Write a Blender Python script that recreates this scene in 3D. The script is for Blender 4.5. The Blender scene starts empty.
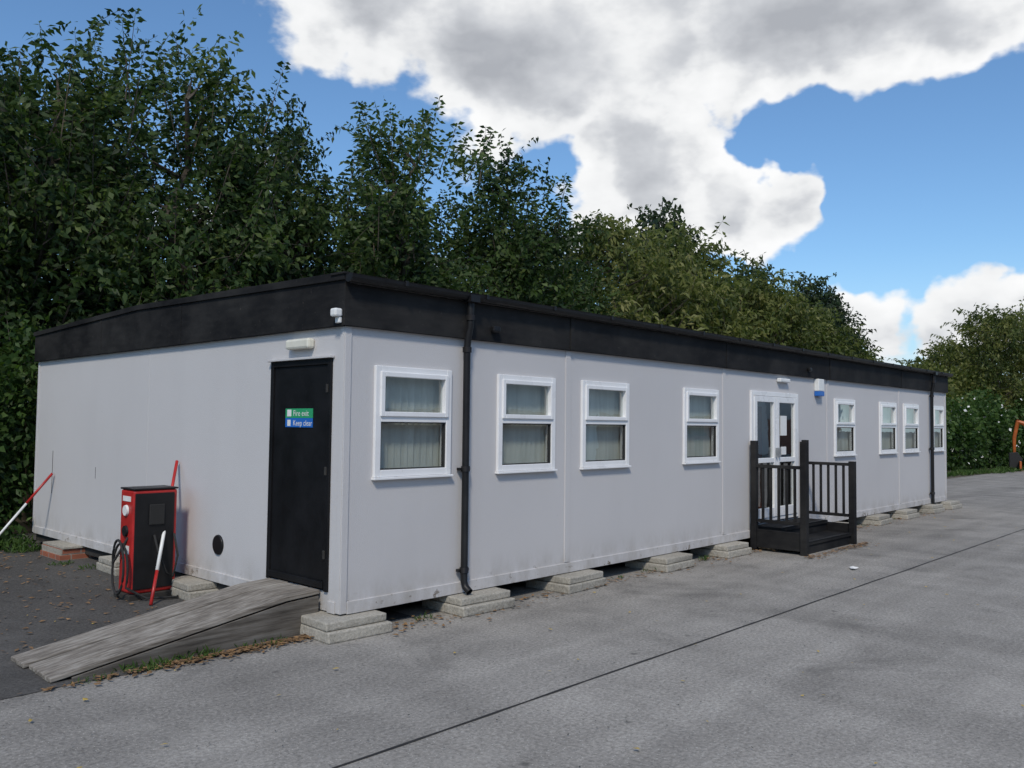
import bpy, bmesh, math, random
import numpy as np
from mathutils import Vector, Matrix, noise as mnoise
random.seed(3)
sc = bpy.context.scene
R = math.radians
sc.view_settings.view_transform='Standard'
sc.view_settings.look='None'
sc.view_settings.exposure=0

# ---------------------------------------------------------------- materials
class NT:
    def __init__(s, nt): s.nt=nt; s.n=nt.nodes; s.l=nt.links
    def new(s,t,**k):
        n=s.n.new(t)
        for a,b in k.items(): setattr(n,a,b)
        return n
    def put(s,sock,v):
        if isinstance(v,bpy.types.NodeSocket): s.l.new(v,sock)
        elif isinstance(v,(tuple,list)) and len(v)==3 and sock.type=='RGBA': sock.default_value=(*v,1)
        else: sock.default_value=v
    def math(s,op,a,b=None,c=None,clamp=False):
        n=s.new('ShaderNodeMath',operation=op); n.use_clamp=clamp
        s.put(n.inputs[0],a)
        if b is not None: s.put(n.inputs[1],b)
        if c is not None: s.put(n.inputs[2],c)
        return n.outputs[0]
    def vmath(s,op,a,b=None,out=0):
        n=s.new('ShaderNodeVectorMath',operation=op)
        s.put(n.inputs[0],a)
        if b is not None:
            if op=='SCALE': s.put(n.inputs[3],b)
            else: s.put(n.inputs[1],b)
        return n.outputs[out]
    def noise(s,vec,scale,detail=4,rough=.5,out=0,dist=0):
        n=s.new('ShaderNodeTexNoise')
        if vec is not None: s.put(n.inputs['Vector'],vec)
        n.inputs['Scale'].default_value=scale; n.inputs['Detail'].default_value=detail
        n.inputs['Roughness'].default_value=rough; n.inputs['Distortion'].default_value=dist
        return n.outputs[out]
    def rng(s,v,a,b,c=0.,d=1.,smooth=False):
        n=s.new('ShaderNodeMapRange'); 
        if smooth: n.interpolation_type='SMOOTHSTEP'
        s.put(n.inputs[0],v)
        for i,x in enumerate((a,b,c,d)): s.put(n.inputs[i+1],x)
        return n.outputs[0]
    def mix(s,f,a,b,bt='MIX'):
        n=s.new('ShaderNodeMix',data_type='RGBA',blend_type=bt)
        s.put(n.inputs[0],f); s.put(n.inputs[6],a); s.put(n.inputs[7],b)
        return n.outputs[2]
    def ramp(s,f,stops):
        n=s.new('ShaderNodeValToRGB'); s.put(n.inputs[0],f)
        e=n.color_ramp.elements
        while len(e)<len(stops): e.new(.5)
        for i,(p,c) in enumerate(stops):
            e[i].position=p; e[i].color=(*c,1)
        return n.outputs[0]
    def scalevec(s,vec,sx,sy,sz):
        return s.vmath('MULTIPLY',vec,(sx,sy,sz))
    def bump(s,h,strength=.3,dist=.01):
        n=s.new('ShaderNodeBump'); s.put(n.inputs['Height'],h)
        n.inputs['Strength'].default_value=strength; n.inputs['Distance'].default_value=dist
        return n.outputs[0]

def mat(name):
    m=bpy.data.materials.new(name); m.use_nodes=True
    t=NT(m.node_tree); b=m.node_tree.nodes['Principled BSDF']
    t.b=b
    t.pos=t.new('ShaderNodeNewGeometry').outputs['Position']
    return m,t
def simple(name,col,rough=.5,var=.12,scale=6,metal=0,bumps=0,spec=.5):
    m,t=mat(name)
    n=t.noise(t.pos,scale,3,.6)
    f=t.rng(n,.3,.7,1-var,1+var)
    c=t.mix(1.,col,t.vmath('SCALE',(1,1,1),f),'MULTIPLY')
    t.put(t.b.inputs['Base Color'],c)
    t.put(t.b.inputs['Roughness'],t.rng(n,.3,.7,max(0,rough-.08),min(1,rough+.08)))
    t.b.inputs['Metallic'].default_value=metal
    t.b.inputs['Specular IOR Level'].default_value=spec
    if bumps: t.put(t.b.inputs['Normal'],t.bump(t.noise(t.pos,80,2,.6),bumps,.003))
    return m

def mk_wall():
    m,t=mat('painted_panel')
    sep=t.new('ShaderNodeSeparateXYZ'); t.put(sep.inputs[0],t.pos); z=sep.outputs[2]
    big=t.noise(t.pos,.6,3,.5)
    streak=t.noise(t.scalevec(t.pos,2.2,2.2,.5),1.0,3,.5)
    v=t.math('ADD',t.rng(big,.3,.7,-.025,.025),t.rng(streak,.50,.74,.004,-.02))
    base=t.vmath('SCALE',(.560,.547,.545),t.math('ADD',v,1.))
    low=t.rng(z,.16,.55,1,0,True)
    dn=t.noise(t.scalevec(t.pos,3,3,1.6),1.5,4,.7)
    d=t.math('MULTIPLY',low,t.rng(dn,.38,.75,.0,.65))
    c=t.mix(d,base,(.30,.275,.235))
    chip=t.noise(t.pos,8,5,.72)
    cm=t.math('MULTIPLY',t.rng(chip,.60,.63,0,1),t.rng(z,.17,.34,1,0))
    c=t.mix(cm,c,(.15,.12,.09))
    sc_=t.math('MULTIPLY',t.rng(t.noise(t.scalevec(t.pos,1,1,.4),7,3,.7),.69,.76,0,.3),t.rng(big,.45,.55))
    c=t.mix(sc_,c,(.25,.24,.22))
    t.put(t.b.inputs['Base Color'],c)
    t.b.inputs['Roughness'].default_value=.82
    t.b.inputs['Specular IOR Level'].default_value=.15
    h=t.math('ADD',t.noise(t.pos,130,2,.6),t.math('MULTIPLY',t.noise(t.pos,2.0,2,.5),1.0))
    t.put(t.b.inputs['Normal'],t.bump(h,.4,.006))
    return m
def mk_black():
    m,t=mat('black_painted_timber')
    s=t.noise(t.scalevec(t.pos,4,4,14),1.,4,.65)
    big=t.noise(t.pos,.9,4,.6)
    f=t.math('ADD',t.math('MULTIPLY',t.rng(s,.4,.75,0,1),.4),t.rng(big,.42,.62,0,.6))
    c=t.mix(f,(.010,.010,.011),(.036,.035,.034))
    sp=t.rng(t.noise(t.pos,26,3,.7),.67,.73,0,.4)
    c=t.mix(sp,c,(.10,.09,.08))
    t.put(t.b.inputs['Base Color'],c)
    t.put(t.b.inputs['Roughness'],t.rng(s,.3,.7,.72,.9))
    t.b.inputs['Specular IOR Level'].default_value=.15
    t.put(t.b.inputs['Normal'],t.bump(s,.25,.006))
    return m
def mk_concrete(name,c1,c2,speck=.5,bands=True):
    m,t=mat(name)
    big=t.noise(t.pos,.22,3,.6); med=t.noise(t.pos,1.4,4,.62,dist=.4); fine=t.noise(t.pos,38,3,.75)
    f=t.math('ADD',t.math('MULTIPLY',t.rng(big,.3,.7),.5),t.math('MULTIPLY',t.rng(med,.3,.7),.5))
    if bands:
        b=t.noise(t.scalevec(t.pos,1.5,.16,1),.9,2,.5)  # soft bands of light on the ground, put into the concrete colour
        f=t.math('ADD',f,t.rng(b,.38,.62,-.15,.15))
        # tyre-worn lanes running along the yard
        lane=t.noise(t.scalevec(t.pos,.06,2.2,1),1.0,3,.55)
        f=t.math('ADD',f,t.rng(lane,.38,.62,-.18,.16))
    c=t.mix(f,c1,c2)
    g=t.rng(fine,.28,.72,1-speck*.42,1+speck*.42)
    c=t.mix(1.,c,t.vmath('SCALE',(1,1,1),g),'MULTIPLY')
    v=t.new('ShaderNodeTexVoronoi'); t.put(v.inputs['Vector'],t.pos); v.inputs['Scale'].default_value=60
    ag=t.rng(v.outputs['Distance'],.12,.30,.75,0)
    vc=t.new('ShaderNodeSeparateXYZ'); t.put(vc.inputs[0],v.outputs['Color'])
    c=t.mix(t.math('MULTIPLY',ag,t.rng(vc.outputs[0],.55,.8)),c,tuple(min(.6,x*1.8) for x in c2))
    c=t.mix(t.math('MULTIPLY',ag,t.rng(vc.outputs[1],.55,.8)),c,tuple(x*.3 for x in c1))
    st=t.rng(t.noise(t.pos,.75,5,.72,dist=.8),.54,.70,0,.48)
    c=t.mix(st,c,tuple(x*.5 for x in c1))
    wr=t.rng(t.noise(t.vmath('ADD',t.pos,(31,7,0)),.5,5,.7,dist=.6),.56,.70,0,.35)
    c=t.mix(wr,c,tuple(min(.6,x*1.25) for x in c2))
    sv=t.new('ShaderNodeTexVoronoi'); t.put(sv.inputs['Vector'],t.pos); sv.inputs['Scale'].default_value=2.3
    sx=t.new('ShaderNodeSeparateXYZ'); t.put(sx.inputs[0],sv.outputs['Color'])
    spt=t.math('MULTIPLY',t.rng(sv.outputs['Distance'],.03,.085,.6,0),t.rng(sx.outputs[0],.5,.6))
    c=t.mix(spt,c,(.05,.05,.048))
    t.put(t.b.inputs['Base Color'],c)
    t.b.inputs['Roughness'].default_value=.9
    t.b.inputs['Specular IOR Level'].default_value=.2
    t.put(t.b.inputs['Normal'],t.bump(fine,.7,.012))
    return m
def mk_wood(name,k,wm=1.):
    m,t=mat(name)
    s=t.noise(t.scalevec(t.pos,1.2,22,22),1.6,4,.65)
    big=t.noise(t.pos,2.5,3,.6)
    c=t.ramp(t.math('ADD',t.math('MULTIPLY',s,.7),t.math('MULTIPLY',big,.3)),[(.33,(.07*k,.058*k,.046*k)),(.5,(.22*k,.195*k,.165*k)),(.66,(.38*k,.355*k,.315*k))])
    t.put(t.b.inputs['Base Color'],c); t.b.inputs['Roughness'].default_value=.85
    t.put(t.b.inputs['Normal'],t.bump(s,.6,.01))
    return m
def mk_leaf(name,stops,trans=.35):
    m=bpy.data.materials.new(name); m.use_nodes=True
    t=NT(m.node_tree); nt=m.node_tree; nt.nodes.remove(nt.nodes['Principled BSDF'])
    out=nt.nodes['Material Output']
    a=t.new('ShaderNodeAttribute',attribute_name='var')
    c=t.ramp(a.outputs['Fac'],stops)
    d=t.new('ShaderNodeBsdfPrincipled'); t.put(d.inputs['Base Color'],c); d.inputs['Roughness'].default_value=.5
    d.inputs['Specular IOR Level'].default_value=.25
    tr=t.new('ShaderNodeBsdfTranslucent'); t.put(tr.inputs['Color'],t.mix(1.,c,(1.3,1.5,.6),'MULTIPLY'))
    mx=t.new('ShaderNodeMixShader'); mx.inputs[0].default_value=trans
    t.l.new(d.outputs[0],mx.inputs[1]); t.l.new(tr.outputs[0],mx.inputs[2]); t.l.new(mx.outputs[0],out.inputs[0])
    return m
def mk_blind():
    m=bpy.data.materials.new('blind_fabric'); m.use_nodes=True
    t=NT(m.node_tree); nt=m.node_tree; nt.nodes.remove(nt.nodes['Principled BSDF'])
    out=nt.nodes['Material Output']; pos=t.new('ShaderNodeNewGeometry').outputs['Position']
    c=t.mix(t.rng(t.noise(t.scalevec(pos,9,9,1),1.5,3,.5),.3,.7),(.62,.64,.60),(.78,.80,.76))
    d=t.new('ShaderNodeBsdfDiffuse'); t.put(d.inputs[0],c)
    tr=t.new('ShaderNodeBsdfTranslucent'); t.put(tr.inputs[0],c)
    mx=t.new('ShaderNodeMixShader'); mx.inputs[0].default_value=.2
    t.l.new(d.outputs[0],mx.inputs[1]); t.l.new(tr.outputs[0],mx.inputs[2]); t.l.new(mx.outputs[0],out.inputs[0])
    return m
def mk_glass():
    m=bpy.data.materials.new('window_glass'); m.use_nodes=True
    t=NT(m.node_tree); nt=m.node_tree; nt.nodes.remove(nt.nodes['Principled BSDF'])
    out=nt.nodes['Material Output']
    fr=t.new('ShaderNodeLayerWeight'); fr.inputs[0].default_value=.5
    f=fr.outputs['Facing']; f4=t.math('POWER',f,3.0)
    g=t.new('ShaderNodeBsdfGlossy'); g.inputs['Roughness'].default_value=.01; g.inputs['Color'].default_value=(.95,.97,.96,1)
    pos=t.new('ShaderNodeNewGeometry').outputs['Position']
    t.put(g.inputs['Normal'],t.bump(t.noise(pos,2.5,2,.5),.06,.02))
    tr=t.new('ShaderNodeBsdfTransparent'); tr.inputs[0].default_value=(.90,.94,.92,1)
    mx=t.new('ShaderNodeMixShader'); t.put(mx.inputs[0],t.math('ADD',t.math('MULTIPLY',f4,.9),.20,clamp=True))
    t.l.new(tr.outputs[0],mx.inputs[1]); t.l.new(g.outputs[0],mx.inputs[2]); t.l.new(mx.outputs[0],out.inputs[0])
    return m
def mk_brick():
    m,t=mat('red_brick')
    sep=t.new('ShaderNodeSeparateXYZ'); t.put(sep.inputs[0],t.pos)
    cb=t.new('ShaderNodeCombineXYZ'); t.put(cb.inputs[0],t.math('ADD',sep.outputs[0],sep.outputs[1])); t.put(cb.inputs[1],sep.outputs[2])
    b=t.new('ShaderNodeTexBrick'); t.put(b.inputs['Vector'],cb.outputs[0])
    b.inputs['Scale'].default_value=1; b.inputs['Brick Width'].default_value=.225; b.inputs['Row Height'].default_value=.075
    b.inputs['Mortar Size'].default_value=.008
    b.inputs['Color1'].default_value=(.38,.12,.06,1); b.inputs['Color2'].default_value=(.28,.09,.05,1); b.inputs['Mortar'].default_value=(.30,.27,.23,1)
    c=t.mix(t.rng(t.noise(t.pos,5,3,.6),.3,.7,0,.4),b.outputs[0],(.12,.06,.045))
    t.put(t.b.inputs['Base Color'],c); t.b.inputs['Roughness'].default_value=.9
    return m

M=dict(
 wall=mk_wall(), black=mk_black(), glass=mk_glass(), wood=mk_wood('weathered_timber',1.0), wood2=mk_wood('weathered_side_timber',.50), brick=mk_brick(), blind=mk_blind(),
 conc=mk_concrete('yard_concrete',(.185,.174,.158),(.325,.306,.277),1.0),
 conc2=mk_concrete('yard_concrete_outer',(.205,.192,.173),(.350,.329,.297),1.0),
 asph=mk_concrete('old_asphalt',(.060,.057,.054),(.112,.107,.10),1.0,False),
 pad=mk_concrete('pad_concrete',(.27,.25,.21),(.45,.425,.37),.8,False),
 pvc=simple('white_upvc',(.80,.80,.80),.3,.05,3),
 blackpl=simple('black_plastic',(.012,.012,.013),.45,.2,5,spec=.3),
 doorb=simple('black_door_paint',(.008,.008,.009),.5,.3,3,bumps=.15,spec=.25),
 inside=simple('interior_paint',(.45,.44,.41),.8,.05,2),
 dark=simple('underfloor',(.03,.028,.025),.9,.3,6),
 red=simple('red_paint',(.42,.022,.020),.4,.25,7,bumps=.1),
 reflred=simple('red_brown_reflection',(.36,.09,.045),.5,.2,3),
 white=simple('white_plastic',(.78,.78,.76),.4,.06,9),
 cream=simple('cream_plastic',(.72,.70,.60),.4,.06,9),
 green=simple('sign_green',(.03,.33,.14),.4,.03,5),
 blue=simple('sign_blue',(.02,.14,.50),.4,.03,5),
 steel=simple('galvanised_steel',(.42,.43,.44),.4,.15,12,metal=.7),
 felt=simple('roof_felt',(.05,.05,.052),.9,.3,4,bumps=.4),
 tar=simple('joint_sealant',(.022,.021,.02),.8,.3,14,bumps=.4),
 bark=simple('tree_bark',(.075,.06,.045),.9,.4,9),
 soil=simple('soil',(.10,.085,.06),.95,.4,3,bumps=.6),
 clad=simple('grey_cladding',(.45,.47,.48),.5,.1,1),
 orange=simple('machine_orange',(.40,.10,.02),.5,.25,5),
 rubber=simple('rubber',(.02,.02,.02),.85,.2,15),
 fgreen=simple('fence_green',(.02,.05,.035),.5,.2,5),
 paper=simple('paper',(.75,.75,.73),.8,.03,20),
 flower=simple('white_petals',(.75,.75,.72),.7,.05,20),
 litter=simple('dead_leaves',(.20,.115,.05),.85,.6,14),
 litter2=simple('yellow_leaves',(.42,.30,.07),.8,.4,14),
)
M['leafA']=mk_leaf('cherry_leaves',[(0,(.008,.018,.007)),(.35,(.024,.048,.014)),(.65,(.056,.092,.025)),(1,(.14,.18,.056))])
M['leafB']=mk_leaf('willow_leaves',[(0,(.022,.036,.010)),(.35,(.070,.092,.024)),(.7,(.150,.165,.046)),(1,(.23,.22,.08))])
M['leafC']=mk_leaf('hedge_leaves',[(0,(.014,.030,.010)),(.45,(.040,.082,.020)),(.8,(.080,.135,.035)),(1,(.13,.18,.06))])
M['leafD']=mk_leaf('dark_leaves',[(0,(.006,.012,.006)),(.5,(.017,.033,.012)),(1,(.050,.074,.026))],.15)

# ---------------------------------------------------------------- mesh helpers
def link(o,parent=None):
    sc.collection.objects.link(o)
    if parent is not None: o.parent=parent
    return o
def empty(name,loc=(0,0,0)):
    o=bpy.data.objects.new(name,None); o.empty_display_size=.3; o.location=loc
    return link(o)
def from_bm(name,bm,m,parent=None,bevel=0,smooth=False):
    me=bpy.data.meshes.new(name); bm.normal_update(); bm.to_mesh(me); bm.free()
    if isinstance(m,(list,tuple)):
        for x in m: me.materials.append(x)
    else: me.materials.append(m)
    if smooth:
        for p in me.polygons: p.use_smooth=True
    o=bpy.data.objects.new(name,me); link(o,parent)
    if bevel:
        b=o.modifiers.new('bevel','BEVEL'); b.width=bevel; b.segments=2; b.limit_method='ANGLE'; b.angle_limit=R(40)
    return o
def add_box(bm,x0,y0,z0,x1,y1,z1,mi=0):
    v=[bm.verts.new(p) for p in [(x0,y0,z0),(x1,y0,z0),(x1,y1,z0),(x0,y1,z0),(x0,y0,z1),(x1,y0,z1),(x1,y1,z1),(x0,y1,z1)]]
    for f in [(0,3,2,1),(4,5,6,7),(0,1,5,4),(1,2,6,5),(2,3,7,6),(3,0,4,7)]:
        fc=bm.faces.new([v[i] for i in f]); fc.material_index=mi
    return v
def boxes(name,bl,m,parent=None,bevel=0):
    bm=bmesh.new()
    for b in bl:
        add_box(bm,*b)
    return from_bm(name,bm,m,parent,bevel)
def prism(name,pts,axis_vec,m,parent=None,bevel=0):
    bm=bmesh.new(); a=[bm.verts.new(p) for p in pts]; av=Vector(axis_vec)
    b=[bm.verts.new(Vector(p)+av) for p in pts]; n=len(pts)
    bm.faces.new(a); bm.faces.new(b[::-1])
    for i in range(n): bm.faces.new([a[i],b[i],b[(i+1)%n],a[(i+1)%n]])
    bmesh.ops.recalc_face_normals(bm,faces=bm.faces)
    return from_bm(name,bm,m,parent,bevel)
def tube_bm(bm,pts,radii,sides=8,cap=True,mi=0):
    pts=[Vector(p) for p in pts]; rings=[]
    for i,p in enumerate(pts):
        d=(pts[min(i+1,len(pts)-1)]-pts[max(i-1,0)]).normalized()
        a=d.orthogonal() if abs(d.z)>.9 else d.cross(Vector((0,0,1)))
        a.normalize(); b=d.cross(a).normalized()
        r=radii[i] if hasattr(radii,'__len__') else radii
        rings.append([bm.verts.new(p+(a*math.cos(2*math.pi*k/sides)+b*math.sin(2*math.pi*k/sides))*r) for k in range(sides)])
    for i in range(len(rings)-1):
        for k in range(sides):
            f=bm.faces.new([rings[i][k],rings[i][(k+1)%sides],rings[i+1][(k+1)%sides],rings[i+1][k]]); f.smooth=True; f.material_index=mi
    if cap:
        for rr in (rings[0],rings[-1]):
            f=bm.faces.new(rr); f.material_index=mi
    return rings
def tube(name,pts,r,m,parent=None,sides=10):
    bm=bmesh.new(); tube_bm(bm,pts,r,sides); bmesh.ops.recalc_face_normals(bm,faces=bm.faces)
    return from_bm(name,bm,m,parent)

# ---------------------------------------------------------------- ground
def sheet(name,x0,y0,x1,y1,z,m,parent=None):
    bm=bmesh.new(); bm.faces.new([bm.verts.new(p) for p in [(x0,y0,z),(x1,y0,z),(x1,y1,z),(x0,y1,z)]])
    return from_bm(name,bm,m,parent)
sheet('ground',-300,-300,400,400,-.012,M['soil'])
bm=bmesh.new(); low=[]; x=-14.
while x<=.9:
    low.append((x,.14+.05*mnoise.noise((x*1.7,0,0))+.02*mnoise.noise((x*9,1,0)),.004)); x+=.08
vs=[bm.verts.new(p) for p in low]+[bm.verts.new((.9,8.4,.004)),bm.verts.new((-14,8.4,.004))]
bm.faces.new(vs); from_bm('asphalt_yard',bm,M['asph'])
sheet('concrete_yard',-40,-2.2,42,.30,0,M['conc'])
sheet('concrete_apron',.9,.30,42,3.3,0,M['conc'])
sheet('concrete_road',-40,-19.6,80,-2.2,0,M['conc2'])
bm=bmesh.new(); prev=None; x=-39.
while x<42:
    w=.010+.006*mnoise.noise((x*3,0,0)); off=-2.2+.010*mnoise.noise((x*.8,3,0))
    a=bm.verts.new((x,off-w,.004)); b=bm.verts.new((x,off+w,.004))
    if prev: bm.faces.new([prev[0],a,b,prev[1]])
    prev=(a,b); x+=.15
from_bm('expansion_joint',bm,M['tar'])

# ---------------------------------------------------------------- portable building
PB=empty('portable_building')
L,W=16.25,7.2; ZB,ZF,ZT=.17,2.55,2.95
wins=[(.305,1.192),(1.824,2.698),(3.16,4.05),(5.269,6.155),(10.08,10.97),(12.18,13.07),(13.49,14.38),(15.30,16.05)]
WZ0,WZ1=1.28,2.24
seams=[2.933,6.33,9.82,13.28]
ddoor=(7.08,8.63,.36,2.27)
def wall_plane(name,u0,u1,z0,z1,ops,to3,depth,mt,flip=False):
    us=sorted({u0,u1,*[o[0] for o in ops],*[o[1] for o in ops]}); zs=sorted({z0,z1,*[o[2] for o in ops],*[o[3] for o in ops]})
    bm=bmesh.new(); cache={}
    def V(u,z,d=0):
        k=(round(u,4),round(z,4),d)
        if k not in cache: cache[k]=bm.verts.new(to3(u,z,d))
        return cache[k]
    for i in range(len(us)-1):
        for j in range(len(zs)-1):
            uc=(us[i]+us[i+1])/2; zc=(zs[j]+zs[j+1])/2
            if any(o[0]<uc<o[1] and o[2]<zc<o[3] for o in ops): continue
            bm.faces.new([V(us[i],zs[j]),V(us[i+1],zs[j]),V(us[i+1],zs[j+1]),V(us[i],zs[j+1])])
    for o in ops:
        c=[(o[0],o[2]),(o[1],o[2]),(o[1],o[3]),(o[0],o[3])]
        for k in range(4):
            p,q=c[k],c[(k+1)%4]
            bm.faces.new([bm.verts.new(to3(*p,0)),bm.verts.new(to3(*p,depth)),bm.verts.new(to3(*q,depth)),bm.verts.new(to3(*q,0))])
    return from_bm(name,bm,mt,PB)
e=.02
ops=[(a+e,b-e,WZ0+e,WZ1-e) for a,b in wins]+[(ddoor[0]+e,ddoor[1]-e,ddoor[2]-.02,ddoor[3]-e)]
wall_plane('front_wall',0,L,ZB,ZT,ops,lambda u,z,d:(u,d,z),.09,M['wall'])
DY=-.045
wall_plane('end_wall',0,W,ZB,ZT,[(.24+DY,1.13+DY,.33,2.26)],lambda u,z,d:(d,u,z),.06,M['wall'])
wall_plane('rear_wall',0,L,ZB,ZT,[],lambda u,z,d:(u,W-d,z),.06,M['wall'])
wall_plane('far_end_wall',0,W,ZB,ZT,[],lambda u,z,d:(L-d,u,z),.06,M['wall'])
boxes('floor',[(.02,.10,ZB+.01,L-.02,W-.02,.33)],M['inside'],PB)
boxes('ceiling',[(.02,.10,2.46,L-.02,W-.02,2.50)],M['inside'],PB)
boxes('floor_frame',[(.03,.03,.06,.13,W-.03,ZB-.004),(L-.13,.03,.06,L-.03,W-.03,ZB-.004)]+[(.14,y,.07,L-.14,y+.09,ZB-.004) for y in (.35,2.4,4.9,6.9)],M['dark'],PB)
tr=[(-.010,-.012,.172,.055,.0,ZF)]
for s in seams: tr.append((s-.045,-.010,.275,s+.045,.002,ZF))
tr.append((L-.055,-.011,.172,L+.01,0,ZF))
tr.append((.057,-.018,.165,L-.057,.004,.268))
boxes('wall_trim',tr,M['wall'],PB,.003)
boxes('end_wall_trim',[(-.012,.002,.172,.002,.058,ZF-.002),(-.018,1.12,.165,.004,W-.06,.262),(-.011,W-.055,.17,.0,W+.01,ZF),
   (-.018,.06,.165,.004,.165,.262)],M['wall'],PB,.003)
boxes('end_panel_joint',[(-.0022,y-.003,.264,.002,y+.003,ZF-.003) for y in (3.68,)],M['wall'],PB)
fb=[]; edges=[-.055]+seams+[L+.055]
for i,(a,b) in enumerate(zip(edges[:-1],edges[1:])):
    o_=(.0,.006,.002,.007,.001)[i]
    fb.append((a+.006,-.048-o_,ZF+.002*(i%2),b-.006,-.003,2.905))
boxes('front_fascia',fb,M['black'],PB,.005)
boxes('fascia_joint_strip',[(s-.028,-.063,ZF+.006,s+.028,-.045,2.903) for s in seams],M['black'],PB,.003)
bm=bmesh.new(); prof=[]
for k in range(9):
    a=math.pi*k/8; prof.append((-.105-.055*math.cos(a),2.965-.062*math.sin(a)))
prof=[(-.165,2.972)]+prof+[(-.046,2.972)]
prev=None
for x in (-.06,L+.06):
    ring=[bm.verts.new((x,p[0],p[1])) for p in prof]
    if prev:
        for k in range(len(ring)-1): bm.faces.new([prev[k],ring[k],ring[k+1],prev[k+1]])
    bm.faces.new(ring); prev=ring
from_bm('gutter',bm,M['blackpl'],PB)
boxes('gutter_bracket',[(x,-.170,2.93,x+.03,-.155,2.978) for x in np.arange(.5,L,1.0)],M['blackpl'],PB,.003)
boxes('drip_trim',[(-.085,-.075,2.974,L+.085,.12,2.992)],M['black'],PB,.003)
RZ=.075; RY=W/2+.3
def rz(y): return 2.972+(RZ*y/RY if y<RY else RZ-(RZ+.02)*(y-RY)/(W-RY))
for nm,xa in (('end_fascia',-.052),('far_end_fascia',L+.005)):
    for a,b in ((-.05,2.86),(2.868,4.95),(4.958,W+.05)):
        pts=[(xa,a,ZF),(xa,b,ZF)]+[(xa,b,rz(min(b,W)))]
        if a<RY<b: pts.append((xa,RY,rz(RY)))
        pts.append((xa,a,rz(max(a,0))))
        prism(nm+'_board',pts,(.047,0,0),M['black'],PB,.004)
    prism(nm+'_capping',[(xa-.02,-.06,rz(0)-.045),(xa-.02,RY,rz(RY)-.045),(xa-.02,W+.06,rz(W)-.045),(xa-.02,W+.06,rz(W)+.012),(xa-.02,RY,rz(RY)+.012),(xa-.02,-.06,rz(0)+.022)],(.018,0,0),M['black'],PB,.002)
boxes('end_fascia_joint_strip',[(-.058,y-.025,ZF+.004,-.0505,y+.025,2.96) for y in (2.864,4.954)],M['black'],PB,.002)
boxes('rear_fascia',[(-.05,W+.003,ZF,L+.05,W+.05,2.94)],M['black'],PB)
bm=bmesh.new()
for ya,yb in ((.0,RY),(RY,W+.04)):
    bm.faces.new([bm.verts.new(p) for p in [(-.05,ya,rz(ya)+.008 if ya>0 else 2.995),(L+.05,ya,rz(ya)+.008 if ya>0 else 2.995),(L+.05,yb,rz(min(yb,W))+.008),(-.05,yb,rz(min(yb,W))+.008)]])
from_bm('roof',bm,M['felt'],PB)

def window(a,b,i):
    z0,z1=WZ0,WZ1; f=.062; zm=1.785
    bl=[(a,-.028,z0,a+f,.06,z1),(b-f,-.028,z0,b,.06,z1),(a+f,-.027,z0,b-f,.06,z0+f),(a+f,-.027,z1-f,b-f,.06,z1),(a+f,-.026,zm-.03,b-f,.06,zm+.03)]
    g=.030; za,zb=zm+.03,z1-f
    bl+=[(a+f-.012,-.044,za-.012,a+f+g,.03,zb+.012),(b-f-g,-.044,za-.012,b-f+.012,.03,zb+.012),
         (a+f+g,-.043,za-.012,b-f-g,.03,za+g),(a+f+g,-.043,zb-g,b-f-g,.03,zb+.012)]
    boxes('window_frame',bl,M['pvc'],PB,.005)
    boxes('window_sill',[(a-.015,-.05,z0-.022,b+.015,.01,z0-.001)],M['pvc'],PB,.004)
    gs=.010
    boxes('window_bead',[(a+f,-.012,z0+f,a+f+gs,.03,zm-.03),(b-f-gs,-.012,z0+f,b-f,.03,zm-.03),(a+f+gs,-.012,z0+f,b-f-gs,.03,z0+f+gs),(a+f+gs,-.012,zm-.03-gs,b-f-gs,.03,zm-.03)],M['rubber'],PB)
    bm=bmesh.new()
    for (q0,q1) in ((z0+f,zm-.03),(zm+.03,z1-f)):
        bm.faces.new([bm.verts.new(p) for p in [(a+f,.004,q0),(b-f,.004,q0),(b-f,.004,q1),(a+f,.004,q1)]])
    from_bm('window_pane',bm,M['glass'],PB)
    rr=random.Random(i); bm=bmesh.new(); x=a-.04; base=rr.choice([-10,-14,-18,-12])
    while x<b+.10:
        an=R(base+rr.uniform(-3,3)); hx=.0445*math.cos(an); hy=.0445*math.sin(an)
        zt=z1+.05; zb_=z0-.04
        bm.faces.new([bm.verts.new(p) for p in [(x-hx,.105-hy,zb_),(x+hx,.105+hy,zb_),(x+hx,.105+hy,zt),(x-hx,.105-hy,zt)]])
        x+=.076
    from_bm('vertical_blind',bm,M['blind'],PB)
for i,(a,b) in enumerate(wins): window(a,b,i)

a,b,z0,z1=ddoor; f=.065; bl=[(a,-.03,z0,a+f,.07,z1),(b-f,-.03,z0,b,.07,z1),(a+f,-.029,z1-f,b-f,.07,z1),(a+f,-.029,z0,b-f,.07,z0+.05)]
boxes('door_frame',bl,M['pvc'],PB,.005)
m_=(a+b)/2; bl=[];pan=[]
for p,q in ((a+f+.004,m_-.003),(m_+.003,b-f-.004)):
    k=.085; zz0,zz1=z0+.055,z1-f-.005
    bl+=[(p,-.042,zz0,p+k,.02,zz1),(q-k,-.042,zz0,q,.02,zz1),(p+k,-.041,zz1-k,q-k,.02,zz1),(p+k,-.041,zz0,q-k,.02,zz0+.14),(p+k,-.04,z0+.86,q-k,.02,z0+.93)]
    pan+=[(p+k,q-k,zz0+.14,z0+.86),(p+k,q-k,z0+.93,zz1-k)]
boxes('door_leaves',bl,M['pvc'],PB,.005)
bm=bmesh.new()
for p in pan: bm.faces.new([bm.verts.new(v) for v in [(p[0],-.01,p[2]),(p[1],-.01,p[2]),(p[1],-.01,p[3]),(p[0],-.01,p[3])]])
from_bm('door_glass',bm,M['glass'],PB)
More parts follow.
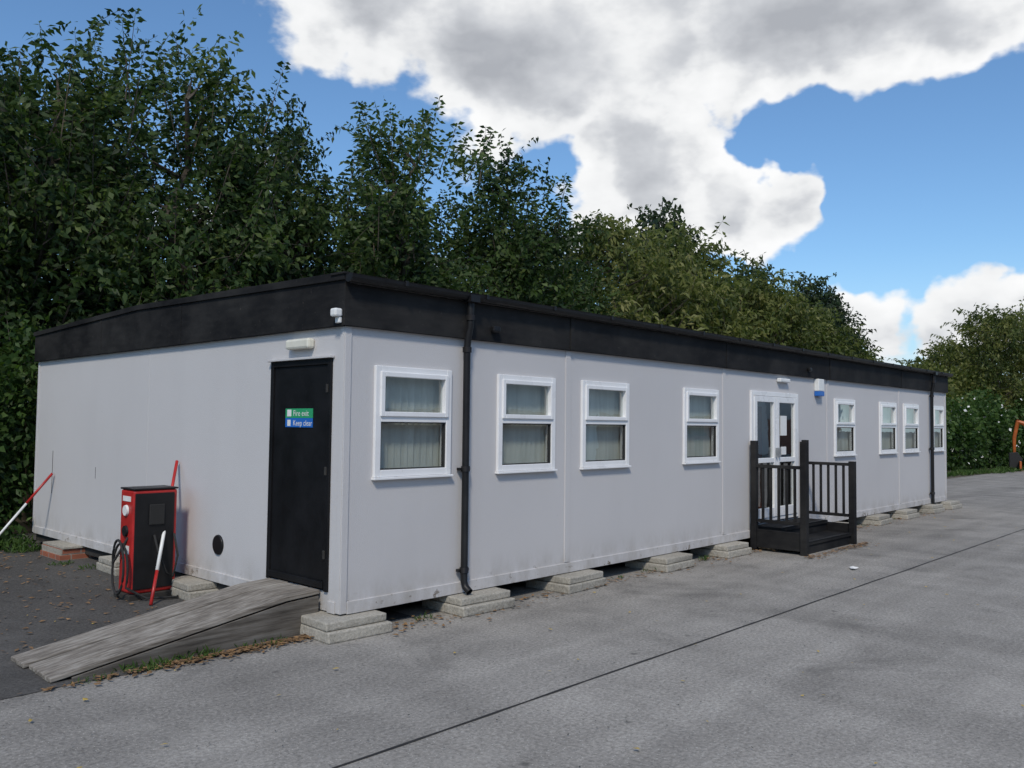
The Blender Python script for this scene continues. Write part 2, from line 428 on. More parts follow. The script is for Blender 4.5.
boxes('door_handle',[(m_-.055,-.085,1.30,m_-.035,-.043,1.44),(m_+.035,-.085,1.30,m_+.055,-.043,1.44)],M['steel'],PB,.004)
boxes('door_notice',[(m_+.17,-.018,1.62,m_+.38,-.013,1.92),(m_+.2,-.018,1.33,m_+.36,-.013,1.45)],M['paper'],PB)
boxes('hall_partition',[(6.6,1.1,.335,10.4,1.16,2.455)],M['inside'],PB)
boxes('hall_reflection_door',[(7.6,1.07,.335,8.45,1.097,2.1),(8.7,1.07,.335,9.6,1.097,2.1)],M['reflred'],PB)  # added inner doors; red-brown colour stands in for the reflection in the glass

boxes('fire_door',[(-.004,.262+DY,.345,.04,1.108+DY,2.24)],M['doorb'],PB,.003)
boxes('fire_door_frame',[(-.022,.215+DY,.33,.05,.262+DY,2.29),(-.022,1.108+DY,.33,.05,1.155+DY,2.29),(-.021,.262+DY,2.24,.05,1.108+DY,2.29)],M['doorb'],PB,.003)
boxes('fire_door_weatherboard',[(-.03,.27+DY,.352,-.004,1.10+DY,.41)],M['doorb'],PB,.006)
boxes('door_hinge',[(-.028,.245+DY,z,-.006,.275+DY,z+.07) for z in (.6,1.3,2.0)],M['dark'],PB,.002)
boxes('door_drip',[(-.05,.19+DY,2.292,-.002,1.18+DY,2.312)],M['wall'],PB,.003)
boxes('exit_sign_upper',[(-.011,.44,1.782,-.006,.865,1.865)],M['green'],PB)
boxes('exit_sign_lower',[(-.011,.44,1.70,-.006,.865,1.781)],M['blue'],PB)
def text(s,size,y,z,x=-.0125):
    c=bpy.data.curves.new('sign_text','FONT'); c.body=s; c.size=size; c.materials.append(M['white'])
    o=bpy.data.objects.new('sign_text',c); link(o,PB)
    o.matrix_local=Matrix(((0,0,-1,x),(-1,0,0,y),(0,1,0,z),(0,0,0,1)))
text('Fire exit',.072,.74,1.80); text('Keep clear',.068,.74,1.715)
boxes('sign_pictogram',[(-.013,.77,1.795,-.0111,.835,1.855),(-.013,.78,1.71,-.0111,.83,1.765)],M['white'],PB,.001)

boxes('bulkhead_light',[(-.075,.44,2.385,-.001,.80,2.475)],M['cream'],PB,.02)
boxes('security_light',[(-.13,-.03,2.62,-.055,.05,2.69)],M['white'],PB,.015)
boxes('security_light_mount',[(-.085,-.02,2.57,-.054,.04,2.62)],M['white'],PB,.008)
boxes('door_light',[(7.93,-.07,2.43,8.27,-.001,2.49)],M['white'],PB,.015)
boxes('alarm_box',[(9.28,-.085,2.34,9.50,-.001,2.54)],M['white'],PB,.012)
boxes('alarm_box_band',[(9.285,-.088,2.26,9.495,-.001,2.338)],M['blue'],PB,.01)
boxes('pir_sensor',[(1.66,-.11,2.64,1.76,-.056,2.70)],M['blackpl'],PB,.015)
boxes('pir_sensor',[(8.9,-.11,2.64,8.98,-.056,2.70)],M['blackpl'],PB,.015)
bm=bmesh.new(); bmesh.ops.create_cone(bm,cap_ends=True,segments=28,radius1=.10,radius2=.095,depth=.02,matrix=Matrix.Translation((-.008,2.02,.53))@Matrix.Rotation(R(-90),4,'Y'))
from_bm('round_vent',bm,M['blackpl'],PB,.004)
boxes('wall_scrape',[(-.0022,6.55,.75,.001,6.562,1.32),(-.0022,5.1,1.02,.001,5.108,1.16)],M['dark'],PB)
for x,zb in ((1.347,.20),(15.10,.12)):
    P=[(x,-.105,2.93),(x,-.105,2.74),(x,-.10,2.66),(x,-.075,2.56),(x,-.062,2.46),(x,-.062,zb+.08),(x,-.085,zb+.03),(x,-.14,zb-.01)]
    bm=bmesh.new(); tube_bm(bm,P,.034,14,False)
    for z in (2.72,2.42,1.3,.36): tube_bm(bm,[(x,-.105 if z>2.6 else -.062,z),(x,-.105 if z>2.6 else -.062,z+.05)],.043,14)
    add_box(bm,x-.065,-.060,1.31,x+.065,-.012,1.335); add_box(bm,x-.065,-.060,.37,x+.065,-.019,.395)
    add_box(bm,x-.06,-.17,2.89,x+.06,-.058,2.955)
    from_bm('downpipe',bm,M['blackpl'],PB)

def pads(lst,name,parent):
    for k,(x,y,w,d) in enumerate(lst):
        rr=random.Random(k*7+1); bm=bmesh.new()
        add_box(bm,x,y,.0,x+w,y+d,.088)
        ox,oy=rr.uniform(.0,.04),rr.uniform(.02,.05)
        add_box(bm,x+ox,y+oy,.090,x+w-rr.uniform(.01,.04),y+d-.03,.158)
        for v in bm.verts: v.co.x+=rr.uniform(-.006,.006); v.co.y+=rr.uniform(-.006,.006); 
        bmesh.ops.rotate(bm,verts=bm.verts,cent=(x+w/2,y+d/2,0),matrix=Matrix.Rotation(R(rr.uniform(-3,3)),3,'Z'))
        from_bm(name,bm,M['pad'],parent,.012)
pads([(-.22,-.20,.62,.58),(1.18,-.26,.66,.6),(2.66,-.24,.68,.6),(4.5,-.25,.66,.6),(6.05,-.23,.64,.6),(9.6,-.25,.64,.6),(11.5,-.25,.66,.6),(13.0,-.24,.66,.6),(14.6,-.25,.66,.6),(15.85,-.24,.66,.6)],'concrete_pad',PB)
pads([(-.25,2.05,.6,.6),(-.2,3.9,.55,.6)],'concrete_pad',PB)
pads([(x,y,.55,.55) for x in (2.7,6.0,9.6,13.,15.6) for y in (3.4,6.6)],'concrete_pad',PB)
bl=[]
for c in range(2):
    for r_ in range(3):
        bl.append((-.27+(.02 if c else 0),5.42+r_*.228,c*.074,.2,5.42+r_*.228+.215,c*.074+.066))
boxes('brick_pier',bl,M['brick'],PB,.004)
boxes('brick_pier_mortar',[(-.255,5.425,0,.19,6.08,.136)],M['pad'],PB)
boxes('pier_cap',[(-.24,5.40,.141,.2,6.10,.167)],M['pad'],PB,.003)

# ---------------------------------------------------------------- ramp
RP=empty('timber_ramp')
x1,x0=-.02,-2.10; ztop,zlow=.335,.035; n=5; y0,y1=.26,1.06; w=(y1-y0)/n
for k in range(n):
    a=y0+k*w+.005; b=y0+(k+1)*w-.005; dx=random.uniform(-.025,.025); dz=random.uniform(-.004,.004)
    pts=[(x0+dx,a,zlow-.03+dz),(x0+dx,a,zlow+dz),(x1-.32,a,ztop-.012+dz),(x1,a,ztop+.004+dz),(x1,a,ztop-.03+dz),(x1-.32,a,ztop-.05+dz)]
    prism('deck_plank',pts,(0,b-a,0),M['wood'],RP,.005)
for yy in (y0-.012,y1-.008):
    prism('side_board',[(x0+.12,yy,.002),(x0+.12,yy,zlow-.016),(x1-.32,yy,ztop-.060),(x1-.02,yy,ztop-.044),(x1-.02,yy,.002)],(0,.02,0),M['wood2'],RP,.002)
boxes('riser_block',[(-.5,.34,.0,-.3,.96,.24),(-1.2,.34,0,-1.05,.96,.12)],M['dark'],RP)

# ---------------------------------------------------------------- steps and railings
SR=empty('entrance_steps')
sx0,sx1=7.06,8.76
boxes('landing',[(sx0+.06,-.46,.285,sx1-.06,-.025,.335)],M['black'],SR,.006)
boxes('landing_riser',[(sx0+.06,-.44,.01,sx1-.06,-.40,.283)],M['black'],SR)
boxes('tread',[(sx0+.06,-.82,.125,sx1-.06,-.442,.17),(sx0+.08,-.80,.0,sx1-.08,-.77,.123)],M['black'],SR,.005)
boxes('tread_nosing',[(sx0+.12,-.826,.172,sx1-.12,-.78,.178),(sx0+.12,-.466,.337,sx1-.12,-.42,.343)],M['blackpl'],SR)
for xx in (sx0,sx1):
    tall=1.55 if xx==sx0 else 1.24
    posts=[(xx-.045,-.86,.0,xx+.045,-.77,tall),(xx-.045,-.12,.02,xx+.045,-.035,1.55)]
    boxes('newel_post',posts,M['black'],SR,.006)
    boxes('rail',[(xx-.03,-.77,1.17,xx+.03,-.12,1.215),(xx-.022,-.77,.40,xx+.022,-.12,.445)],M['black'],SR,.004)
    boxes('baluster',[(xx-.016,y-.016,.446,xx+.016,y+.016,1.169) for y in np.linspace(-.68,-.21,5)],M['black'],SR,.002)
    boxes('stringer',[(xx-.02,-.77,.05,xx+.02,-.12,.30)],M['black'],SR,.003)

# ---------------------------------------------------------------- air/vacuum unit
AV=empty('air_and_vacuum_unit')
ux,uy=-.64,2.50; uw,ud,uh=.44,.30,1.06
boxes('body',[(ux,uy,.06,ux+uw,uy+ud,uh)],M['red'],AV,.02)
boxes('plinth',[(ux-.03,uy-.03,0,ux+uw+.03,uy+ud+.03,.058)],M['dark'],AV,.008)
boxes('front_panel',[(ux+.012,uy-.012,.10,ux+uw-.035,uy-.001,uh-.03)],M['blackpl'],AV,.008)
boxes('lid',[(ux-.006,uy-.008,uh+.002,ux+uw+.006,uy+ud+.006,uh+.02)],M['blackpl'],AV,.008)
for z in (.86,.66):
    bm=bmesh.new(); bmesh.ops.create_cone(bm,cap_ends=True,segments=20,radius1=.055,radius2=.05,depth=.02,matrix=Matrix.Translation((ux-.012,uy+.15,z))@Matrix.Rotation(R(-90),4,'Y'))
    from_bm('gauge_dial',bm,M['white'] if z>.8 else M['blackpl'],AV)
boxes('label',[(ux-.004,uy+.06,.95,ux-.001,uy+.24,1.0),(ux-.004,uy+.07,.44,ux-.001,uy+.23,.52)],M['white'],AV)
boxes('coin_slot',[(ux+.15,uy-.03,.72,ux+.30,uy-.012,.92)],M['rubber'],AV,.006)
P=[]
for k in range(40):
    a=k/39*2*math.pi*1.6
    P.append((ux-.07-.02*math.sin(a*.5),uy+.12+.15*math.cos(a),.34+.25*math.sin(a)-.0015*k))
tube('hose',[(ux+.0,uy+.1,.6)]+P+[(ux+.1,uy-.12,.03),(ux+.35,uy-.22,.025),(ux+.5,uy-.05,.025)],.012,M['rubber'],AV,8)
tube('hose',[(ux+.2,uy-.03,.62),(ux+.22,uy-.09,.45),(ux+.3,uy-.10,.25),(ux+.38,uy-.07,.2),(ux+.43,uy-.06,.4),(ux+.40,uy-.03,.62)],.011,M['rubber'],AV,8)

def pole(name,p0,p1,segs,r):
    E=empty(name); p0,p1=Vector(p0),Vector(p1)
    for k,(a,b,m) in enumerate(segs):
        tube('shaft',[p0.lerp(p1,a),p0.lerp(p1,b)],r*(1+.08*(k%2)),M[m],E,10)
    return E
pole('broom_handle',(-.60,2.15,.01),(-.035,2.88,1.32),[(0,.22,'red'),(.22,.60,'white'),(.60,1,'red')],.016)
pole('broom_handle',(-.80,6.55,.01),(-.035,6.45,1.02),[(0,.62,'white'),(.62,1,'red')],.015)

# ---------------------------------------------------------------- vegetation
def quad_mesh(name,woodbm,LV,var,mats,extra=None):
    wv=[];wf=[]
    if woodbm is not None:
        woodbm.verts.index_update()
        wv=[tuple(v.co) for v in woodbm.verts]; wf=[[v.index for v in f.verts] for f in woodbm.faces]; woodbm.free()
    nw=len(wv); N=len(LV)
    fl=(np.arange(N*4).reshape(N,4)+nw).tolist()
    me=bpy.data.meshes.new(name); me.from_pydata(wv+LV.reshape(-1,3).tolist(),[],wf+fl)
    for m in mats: me.materials.append(m)
    mi=np.zeros(len(wf)+N,dtype=np.int32); mi[len(wf):]=1
    if extra is not None: mi[len(wf):]=extra
    me.polygons.foreach_set('material_index',mi)
    at=me.attributes.new('var','FLOAT','FACE'); vv=np.zeros(len(wf)+N,dtype=np.float32); vv[len(wf):]=var
    at.data.foreach_set('value',vv)
    return me
def leaf_quads(P,D,Ls,wr,rng):
    N=len(P); D=D/np.linalg.norm(D,axis=1,keepdims=True)
    r=rng.normal(size=(N,3)); r[:,2]*=.4
    S=np.cross(D,r); S/=np.linalg.norm(S,axis=1,keepdims=True)+1e-9
    Ls=Ls[:,None]; Wd=Ls*wr*.5
    dz=np.zeros((N,3)); dz[:,2]=-1
    a=P; b=P+D*Ls*.45+S*Wd; c=P+D*Ls+dz*Ls*.18; d=P+D*Ls*.45-S*Wd
    return np.stack([a,b,c,d],axis=1)
def tree_mesh(name,seed,H,Rc,zc,nclump,ntwig,nleaf,ls,wr,leafmat,prof='egg',droop=.3,spread=.5,up=.8,shoots=14,twl=(.5,1.1)):
    rng=np.random.default_rng(seed); bm=bmesh.new()
    tp=[Vector((0,0,0))]; nseg=7
    for k in range(1,nseg+1):
        tp.append(Vector((rng.normal()*.10*k**.5,rng.normal()*.10*k**.5,H*.86*k/nseg)))
    tube_bm(bm,tp,[.17*(1-k/(nseg+1))**.9*(H/9)+.012 for k in range(nseg+1)],7)
    def trunk(z):
        q=min(max(z/(H*.86)*nseg,0),nseg-.001); i=int(q); return tp[i].lerp(tp[i+1],q-i)
    PP=[];DD=[];VV=[]
    nl=7; la=[(rng.random()*6.28,rng.uniform(.25,1.0),rng.uniform(.66,1.0)) for _ in range(nl)]
    for c in range(nclump):
        h=rng.random()**.9
        if prof=='egg': rad=Rc*min(1,(h+.3)/.5)*(1-h**1.5)**.9+.12
        else: rad=Rc*math.sqrt(max(0.02,1-(h*1.7-.75)**2))
        r=rad*(rng.random()**.5); a=rng.random()*2*math.pi
        rad_mod=1+.5*mnoise.noise((math.cos(a)*1.3+seed,math.sin(a)*1.3,h*3.5))
        r*=rad_mod; x_=r*math.cos(a); y_=r*math.sin(a)
        if c%2 and prof=='egg':
            A,rr_,top=la[c%nl]; h=h*top; q=Rc*rr_*(.35+.65*h)*.8
            x_=q*math.cos(A)+rng.normal()*.22*(1.3-h); y_=q*math.sin(A)+rng.normal()*.22*(1.3-h); a=A; r=math.hypot(x_,y_)
        z=zc+(H-zc-.5)*h; t=trunk(z); C=np.array([t.x*.5+x_,t.y*.5+y_,z])
        st=trunk(max(zc*.6,z-r*(.5+.5*rng.random()))); 
        mid_=Vector(C)*.5+st*.5+Vector((0,0,-.12*r))
        tube_bm(bm,[st,mid_,Vector(C)],[.045,.028,.010],4,False)
        outv=np.array([math.cos(a),math.sin(a),0.])
        cv=rng.random()
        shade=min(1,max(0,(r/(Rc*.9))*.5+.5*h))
        for k in range(ntwig):
            s=C+rng.normal(size=3)*spread*np.array([1,1,.75])
            d=outv*.55+np.array([0,0,up])+rng.normal(size=3)*.55; d/=np.linalg.norm(d)
            l=rng.uniform(*twl)
            n=nleaf; tt=(np.arange(n)+.5)/n
            pts=s+np.outer(tt*l,d); pts[:,2]-=droop*(tt**2)*l*.5
            if k%3==0: tube_bm(bm,[s,s+d*l*.5-np.array([0,0,droop*l*.12]),s+d*l-np.array([0,0,droop*l*.5])],[.008,.006,.003],3,False)
            PP.append(pts)
            dd=d*.35+rng.normal(size=(n,3))*.7+np.array([0,0,-droop*1.2]); DD.append(dd)
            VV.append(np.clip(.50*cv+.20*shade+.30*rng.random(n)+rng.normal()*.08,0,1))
    for k in range(shoots):
        if k%2 and prof=='egg':
            A,rr_,top=la[k%nl]; h=top; q=Rc*rr_*.8; s=np.array([q*math.cos(A)+rng.normal()*.3,q*math.sin(A)+rng.normal()*.3,zc+(H-zc)*h*.86-.4]); a=A
        else:
            h=1-.45*rng.random()**1.3; a=rng.random()*6.28; rad=Rc*.75*rng.random()**.6*(1.25-h)
            s=np.array([rad*math.cos(a),rad*math.sin(a),zc+(H-zc)*h*.84-rad*.2])
        d=np.array([math.cos(a)*.30,math.sin(a)*.30,1])+rng.normal(size=3)*.13; d/=np.linalg.norm(d); l=rng.uniform(1.0,2.0)
        n=int(nleaf*5); tt=(np.arange(n)+.5)/n
        pts=s+np.outer(tt*l,d)
        tube_bm(bm,[s,s+d*l*.5,s+d*l],[.014,.009,.003],3,False)
        az=np.arange(n)*2.4; side=np.stack([np.cos(az),np.sin(az),np.full(n,-.25)],1)
        off=side*np.maximum(0,(1-tt)*.45*rng.random(n))[:,None]
        PP.append(pts+off); DD.append(side+rng.normal(size=(n,3))*.25+d*.3); VV.append(np.clip(.3+.5*rng.random(n)+.1*rng.normal(),0,1))
    P=np.concatenate(PP);D=np.concatenate(DD);V=np.concatenate(VV)
    LV=leaf_quads(P,D,ls*rng.uniform(.65,1.25,len(P)),wr,rng)
    return quad_mesh(name,bm,LV,V,[M['bark'],leafmat])
def place(name,me,x,y,s=1,rz_=0,sz=None):
    o=bpy.data.objects.new(name,me); o.location=(x,y,-.05); o.scale=(s,s,sz or s); o.rotation_euler=(0,0,rz_); link(o); return o

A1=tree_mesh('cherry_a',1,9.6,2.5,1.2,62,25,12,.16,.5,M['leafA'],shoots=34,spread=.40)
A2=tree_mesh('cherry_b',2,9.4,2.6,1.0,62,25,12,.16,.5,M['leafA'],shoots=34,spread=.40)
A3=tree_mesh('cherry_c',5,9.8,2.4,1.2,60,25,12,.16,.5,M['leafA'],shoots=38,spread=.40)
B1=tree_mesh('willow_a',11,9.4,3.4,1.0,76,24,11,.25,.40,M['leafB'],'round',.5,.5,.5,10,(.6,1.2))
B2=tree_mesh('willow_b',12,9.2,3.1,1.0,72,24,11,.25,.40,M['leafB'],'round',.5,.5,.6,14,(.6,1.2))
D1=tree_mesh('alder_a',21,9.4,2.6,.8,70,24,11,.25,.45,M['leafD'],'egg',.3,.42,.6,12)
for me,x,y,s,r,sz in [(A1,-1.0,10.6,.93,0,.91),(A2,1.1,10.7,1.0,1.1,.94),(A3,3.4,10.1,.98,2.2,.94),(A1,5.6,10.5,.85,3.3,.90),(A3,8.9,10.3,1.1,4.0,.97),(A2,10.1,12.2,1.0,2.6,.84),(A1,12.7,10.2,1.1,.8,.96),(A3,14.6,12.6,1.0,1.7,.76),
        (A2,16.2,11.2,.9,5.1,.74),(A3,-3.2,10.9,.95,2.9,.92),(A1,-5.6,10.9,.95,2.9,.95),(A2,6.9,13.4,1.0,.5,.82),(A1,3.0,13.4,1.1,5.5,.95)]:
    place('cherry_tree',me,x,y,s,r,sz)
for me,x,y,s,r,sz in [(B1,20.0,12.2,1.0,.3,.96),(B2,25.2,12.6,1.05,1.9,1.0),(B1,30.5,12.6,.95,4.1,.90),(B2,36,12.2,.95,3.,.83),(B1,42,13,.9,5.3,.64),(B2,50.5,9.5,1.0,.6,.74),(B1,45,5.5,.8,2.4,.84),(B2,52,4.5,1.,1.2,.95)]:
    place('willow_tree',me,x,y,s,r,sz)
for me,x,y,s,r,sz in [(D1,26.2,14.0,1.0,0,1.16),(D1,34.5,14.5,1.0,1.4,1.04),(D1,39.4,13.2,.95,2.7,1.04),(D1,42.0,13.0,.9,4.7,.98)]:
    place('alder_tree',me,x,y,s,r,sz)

def mass(name,ells,n,ls,wr,leafmat,seed,flowers=0,shell=.5):
    rng=np.random.default_rng(seed); vol=np.array([e[3]*e[4]*e[5] for e in ells])**.75; vol/=vol.sum()
    PP=[];DD=[];VV=[]
    for e,f in zip(ells,vol):
        k=int(n*f); d=rng.normal(size=(k,3)); d/=np.linalg.norm(d,axis=1,keepdims=True)
        r=1-shell*rng.random(k)**1.6
        bumpf=np.array([1+.28*mnoise.noise((q[0]*2.2+e[0],q[1]*2.2+e[1],q[2]*2.2)) + .16*mnoise.noise((q[0]*6+e[0],q[1]*6,q[2]*6)) for q in d])
        p=np.array(e[:3])+d*(r*bumpf)[:,None]*np.array(e[3:6])
        ok=p[:,2]>.02; p=p[ok]; d=d[ok]; bf=bumpf[ok]
        PP.append(p); DD.append(d*.8+rng.normal(size=p.shape)*.7+np.array([0,0,-.15]))
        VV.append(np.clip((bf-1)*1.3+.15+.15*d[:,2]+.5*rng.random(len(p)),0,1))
    P=np.concatenate(PP);D=np.concatenate(DD);V=np.concatenate(VV)
    LV=leaf_quads(P,D,ls*rng.uniform(.6,1.3,len(P)),wr,rng)
    ex=np.ones(len(P),dtype=np.int32)
    if flowers: ex[rng.random(len(P))<flowers]=2
    me=quad_mesh(name,None,LV,V,[M['bark'],leafmat,M['flower']],ex)
    return link(bpy.data.objects.new(name,me))
rg=random.Random(8)
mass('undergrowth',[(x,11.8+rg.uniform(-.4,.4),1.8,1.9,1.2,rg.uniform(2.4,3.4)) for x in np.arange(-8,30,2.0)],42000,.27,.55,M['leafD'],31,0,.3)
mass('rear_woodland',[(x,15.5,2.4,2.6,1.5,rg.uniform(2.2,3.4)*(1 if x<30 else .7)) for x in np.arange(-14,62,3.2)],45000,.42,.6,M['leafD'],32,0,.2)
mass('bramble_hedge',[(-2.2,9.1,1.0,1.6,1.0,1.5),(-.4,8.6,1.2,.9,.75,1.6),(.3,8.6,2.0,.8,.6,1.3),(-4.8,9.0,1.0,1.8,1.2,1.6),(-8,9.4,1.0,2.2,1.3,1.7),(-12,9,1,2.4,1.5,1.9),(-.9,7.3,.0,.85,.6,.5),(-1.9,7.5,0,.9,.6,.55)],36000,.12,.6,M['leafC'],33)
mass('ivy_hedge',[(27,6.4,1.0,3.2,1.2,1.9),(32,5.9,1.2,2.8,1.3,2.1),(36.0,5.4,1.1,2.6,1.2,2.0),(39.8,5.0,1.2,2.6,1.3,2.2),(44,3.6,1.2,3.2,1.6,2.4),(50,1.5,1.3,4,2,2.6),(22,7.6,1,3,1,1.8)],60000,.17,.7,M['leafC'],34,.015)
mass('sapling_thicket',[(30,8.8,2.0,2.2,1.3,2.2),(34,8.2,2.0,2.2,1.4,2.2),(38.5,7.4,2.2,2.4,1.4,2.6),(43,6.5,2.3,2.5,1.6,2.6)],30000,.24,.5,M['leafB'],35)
def grass(name,spots,seed):
    rng=np.random.default_rng(seed); P=[];D=[];Ls=[]
    for (x,y,r,n,h) in spots:
        a=rng.random(n)*6.28; q=r*np.sqrt(rng.random(n))
        P.append(np.stack([x+q*np.cos(a),y+q*np.sin(a)*.6,np.zeros(n)],1))
        D.append(np.stack([rng.normal(size=n)*.5,rng.normal(size=n)*.5,np.ones(n)*.9],1)); Ls.append(h*rng.uniform(.5,1.3,n))
    P=np.concatenate(P);D=np.concatenate(D);Ls=np.concatenate(Ls)
    LV=leaf_quads(P,D,Ls,.16,rng); me=quad_mesh(name,None,LV,np.clip(.4+.5*rng.random(len(P)),0,1),[M['bark'],M['leafC']])
    link(bpy.data.objects.new(name,me))
sp=[(-1.5,.2,.22,130,.08),(-1.15,.19,.18,110,.08),(-.6,.19,.2,60,.06),(-1.9,.17,.15,40,.05),(-.9,6.9,.5,260,.16),(-.5,7.1,.5,300,.2),(-.3,6.5,.25,160,.13),(-1.6,7.2,.6,260,.18),(-.25,3.3,.12,60,.07),(-.35,5.1,.15,60,.07),(-.2,4.6,.15,50,.07)]
for x in np.arange(.6,16,.55): sp.append((x+rg.uniform(-.3,.3),-.04+rg.uniform(-.05,.05),rg.uniform(.06,.2),rg.randint(6,34),rg.uniform(.04,.08)))
grass('weeds',sp,41)
grass('verge_grass',[(20+i*1.1+rg.uniform(-.4,.4),5.0-.11*i+rg.uniform(-.3,.2),.8,240,.22) for i in range(28)],42)
def litter(name,n,area,seed,m,s=(.015,.04)):
    rng=random.Random(seed); bm=bmesh.new()
    for k in range(n):
        x,y=area(rng); r=rng.uniform(*s); a=rng.random()*6.28; z=.010+rng.random()*.006
        vs=[]
        for (u,v) in ((1,0),(0,.5),(-1,.1),(-.1,-.5)):
            vs.append(bm.verts.new((x+r*(u*math.cos(a)-v*math.sin(a)),y+r*(u*math.sin(a)+v*math.cos(a)),z+rng.random()*r*.4)))
        bm.faces.new(vs)
    from_bm(name,bm,m)
def area1(r):
    c=r.random()
    if c<.3: return r.gauss(-.8,.6),.17-abs(r.gauss(0,.07))
    if c<.55: return r.uniform(-3.5,-.3),r.uniform(1.2,7)
    if c<.9: return r.uniform(.3,16),-.06-abs(r.gauss(0,.15))
    return r.uniform(6.8,9.0),-.9-abs(r.gauss(0,.1))
litter('leaf_litter',2600,area1,5,M['litter'],(.012,.036))
litter('fallen_leaves',160,lambda r:(r.uniform(-3,14),r.uniform(-4.5,3) ),6,M['litter2'],(.010,.028))
litter('grit',900,lambda r:(r.uniform(-3,9),r.uniform(-3.8,.1)),9,M['dark'],(.004,.011))
litter('paper_scrap',3,lambda r:(r.uniform(6.3,6.6),r.uniform(-1.75,-1.6)),7,M['paper'],(.05,.08))
boxes('paving_slab',[(-1.5,5.6,.0,-.9,6.2,.04)],M['pad'],None,.006)

# ---------------------------------------------------------------- fence, excavator
FN=empty('steel_fence')
p0=Vector((19.,8.6,0)); p1=Vector((48,4.0,0)); nn=int((p1-p0).length/.16)
bm=bmesh.new()
for k in range(nn):
    p=p0.lerp(p1,k/nn); add_box(bm,p.x-.012,p.y-.012,.05,p.x+.012,p.y+.012,1.9)
from_bm('pales',bm,M['fgreen'],FN)
bm=bmesh.new()
for z in (.3,1.7): tube_bm(bm,[p0+Vector((0,.03,z)),p1+Vector((0,.03,z))],.025,4)
for k in range(0,nn,16):
    p=p0.lerp(p1,k/nn); add_box(bm,p.x-.04,p.y+.04,0,p.x+.04,p.y+.12,2.05)
from_bm('posts_and_rails',bm,M['fgreen'],FN)

EX=empty('mini_excavator')
def exb(n,bl,m,bv=.03): return boxes(n,bl,M[m],EX,bv)
for yy in (-.75,.45): exb('track',[(-1.0,yy,.0,1.0,yy+.3,.42)],'rubber',.16)
exb('undercarriage',[(-.5,-.5,.18,.5,.5,.5)],'rubber')
exb('house',[(-.2,-.65,.52,1.05,.65,1.15)],'orange',.1)
exb('seat',[(-.1,-.25,1.15,.3,.25,1.3),(.2,-.25,1.3,.32,.25,1.75)],'rubber',.04)
exb('canopy_post',[(.85,-.55,1.15,.92,-.48,2.35),(.85,.48,1.15,.92,.55,2.35)],'rubber',.01)
exb('canopy',[(-.35,-.62,2.35,1.0,.62,2.43)],'orange',.03)
exb('dozer_blade',[(-1.35,-.75,.05,-1.27,.75,.42)],'orange',.02)
def beam(n,pts,w,m):
    bm=bmesh.new(); tube_bm(bm,pts,w,6); from_bm(n,bm,M[m],EX,.01)
beam('boom',[(-.3,0,.8),(-.75,0,1.5),(-1.1,0,2.0),(-1.4,0,2.1)],[.12,.12,.11,.09],'orange')
beam('dipper',[(-1.35,0,2.15),(-1.5,0,1.4),(-1.5,0,.75)],[.09,.08,.06],'orange')
beam('hydraulic_ram',[(-.45,.02,.7),(-1.0,.02,1.55)],.04,'steel')
prism('bucket',[(-1.7,-.25,.75),(-1.4,-.25,.8),(-1.2,-.25,.5),(-1.35,-.25,.15),(-1.7,-.25,.1)],(0,.5,0),M['rubber'],EX,.02)
EX.location=(37.4,1.75,0); EX.rotation_euler=(0,0,R(-75))

# ---------------------------------------------------------------- brick unit across the yard (seen in the glass)
BW=empty('brick_warehouse')
boxes('brick_base',[(-30,-30,0,60,-19.8,2.3)],M['brick'],BW)
boxes('cladding',[(-30.05,-30,2.303,60.05,-19.75,6.2)],M['clad'],BW)
boxes('roller_door',[(x,-19.79,0.01,x+3.6,-19.70,3.6) for x in (-22,-10,2,26,44)],M['white'],BW,.02)
boxes('unit_window',[(x,-19.79,1.2,x+1.8,-19.70,2.2) for x in (-15,-4,8,13,20,33,38)],M['blackpl'],BW,.02)
boxes('roof_edge',[(-30.2,-30.2,6.203,60.2,-19.6,6.4)],M['blackpl'],BW)

# ---------------------------------------------------------------- sky
w=bpy.data.worlds.new('World'); sc.world=w; w.use_nodes=True
try:
    w.cycles.sampling_method='MANUAL'; w.cycles.sample_map_resolution=512
except Exception as ex: print(ex)
t=NT(w.node_tree); bg=w.node_tree.nodes['Background']; bg.inputs['Strength'].default_value=.1
sun_az=math.atan2(-.62,-.78); sun_el=R(46)
sky=t.new('ShaderNodeTexSky',sky_type='NISHITA'); sky.sun_disc=False; sky.sun_elevation=sun_el; sky.sun_rotation=math.pi/2-sun_az
sky.air_density=1.1; sky.dust_density=.6; sky.ozone_density=2.0
d=t.new('ShaderNodeTexCoord').outputs['Generated']
sep=t.new('ShaderNodeSeparateXYZ'); t.put(sep.inputs[0],d)
zz=t.math('MAXIMUM',sep.outputs[2],0.)
warp=t.vmath('SUBTRACT',t.noise(d,10,4,.55,out=1),(.5,.5,.5))
dw=t.vmath('NORMALIZE',t.vmath('ADD',d,t.vmath('SCALE',warp,.12)))
def dirv(az,el): 
    a,e_=R(az),R(el); return (math.cos(a)*math.cos(e_),math.sin(a)*math.cos(e_),math.sin(e_))
tot=None
blobs=[(57,28,6,.6),(48,27,8,.65),(39,27,8,.6),(30,27,8.0,.65),(21,27,7.0,.65),(12,26.5,7.5,.75),(4,26,7,.6),(36,21,4.5,.45),(42,22,3.5,.4),
       (31.5,15.8,3.8,.95),(26.5,13.8,3.2,.95),(35.5,16,3.2,.7),
       (19.5,7.9,2.2,.65),(14,7.2,2.8,.8),(9,7,3.4,.7),
       (14,15.0,7,-.85),(68,22,8,-.7),(53,18,5,-.5),(5,16,8,-.5),(24.0,18.8,3.2,-.7),(20,12,3,-.4)]
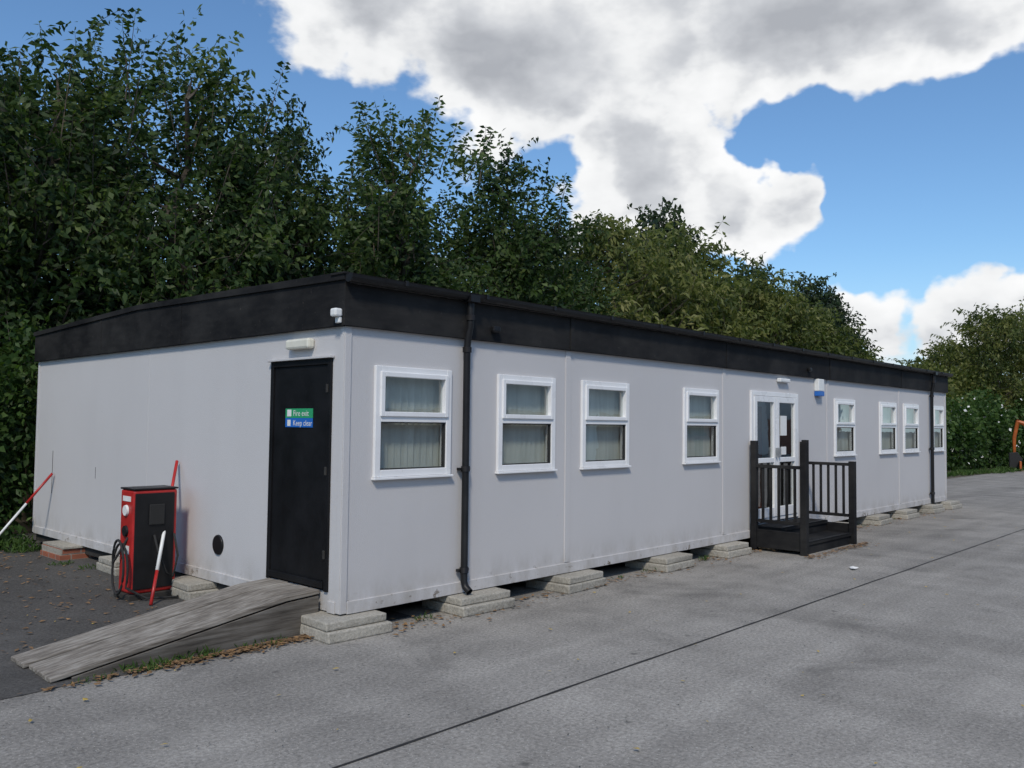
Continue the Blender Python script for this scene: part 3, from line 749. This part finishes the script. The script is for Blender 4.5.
for az,el,rad,wt in blobs:
    dt=t.vmath('DOT_PRODUCT',dw,dirv(az,el),out=1)
    bmk=t.rng(dt,math.cos(R(rad*1.35)),math.cos(R(rad*.35)),0,wt,True)
    tot=bmk if tot is None else t.math('ADD',tot,bmk)
sq=t.scalevec(d,1,1,1.7)
fb1=t.noise(sq,7.5,6,.54)
den=t.math('ADD',tot,t.math('MULTIPLY',t.math('SUBTRACT',fb1,.5),2.1))
den=t.math('ADD',den,.12)
mask=t.rng(den,.20,.54,0,1,True)
sh=t.noise(t.vmath('ADD',sq,(.03,.02,-.055)),6.5,5,.50)
sh0=t.noise(sq,6.5,5,.50)
relief=t.math('SUBTRACT',sh,sh0)
thick=t.rng(den,.60,1.45,0,1,True)
g=t.math('ADD',t.math('MULTIPLY',thick,.50),t.rng(relief,-.16,.18,-.32,.48))
g=t.math('ADD',g,t.rng(sh0,.35,.68,-.10,.34),clamp=True)
cc=t.ramp(g,[(0,(9.8,9.85,9.9)),(.3,(8.8,8.9,9.0)),(.62,(6.2,6.4,6.75)),(1,(4.2,4.4,4.8))])
skyc=t.mix(1.,sky.outputs[0],(.92,1.20,1.42),'MULTIPLY')
skyc=t.mix(t.rng(zz,0,.20,.5,0,True),skyc,(5.6,7.2,8.8))
c=t.mix(mask,skyc,cc)
t.put(bg.inputs[0],c)

sl=bpy.data.lights.new('sun','SUN'); sl.energy=2.4; sl.angle=R(8); sl.color=(1,.91,.78)
so=bpy.data.objects.new('sun',sl); link(so)
sd=Vector((math.cos(sun_az)*math.cos(sun_el),math.sin(sun_az)*math.cos(sun_el),math.sin(sun_el)))
so.rotation_euler=sd.to_track_quat('Z','Y').to_euler(); so.location=sd*50

# ---------------------------------------------------------------- camera
cd=bpy.data.cameras.new('camera'); co=bpy.data.objects.new('camera',cd); link(co)
cd.sensor_width=36; cd.lens=850/1024*36; cd.clip_end=1500; cd.clip_start=.05
fw=Vector((.7325*math.cos(R(2.69)),.6807*math.cos(R(2.69)),math.sin(R(2.69))))
q=fw.to_track_quat('-Z','Y').to_matrix().to_4x4()
co.matrix_world=Matrix.Translation((-4.225,-5.824,1.75))@q@Matrix.Rotation(R(.64),4,'Z')
sc.camera=co
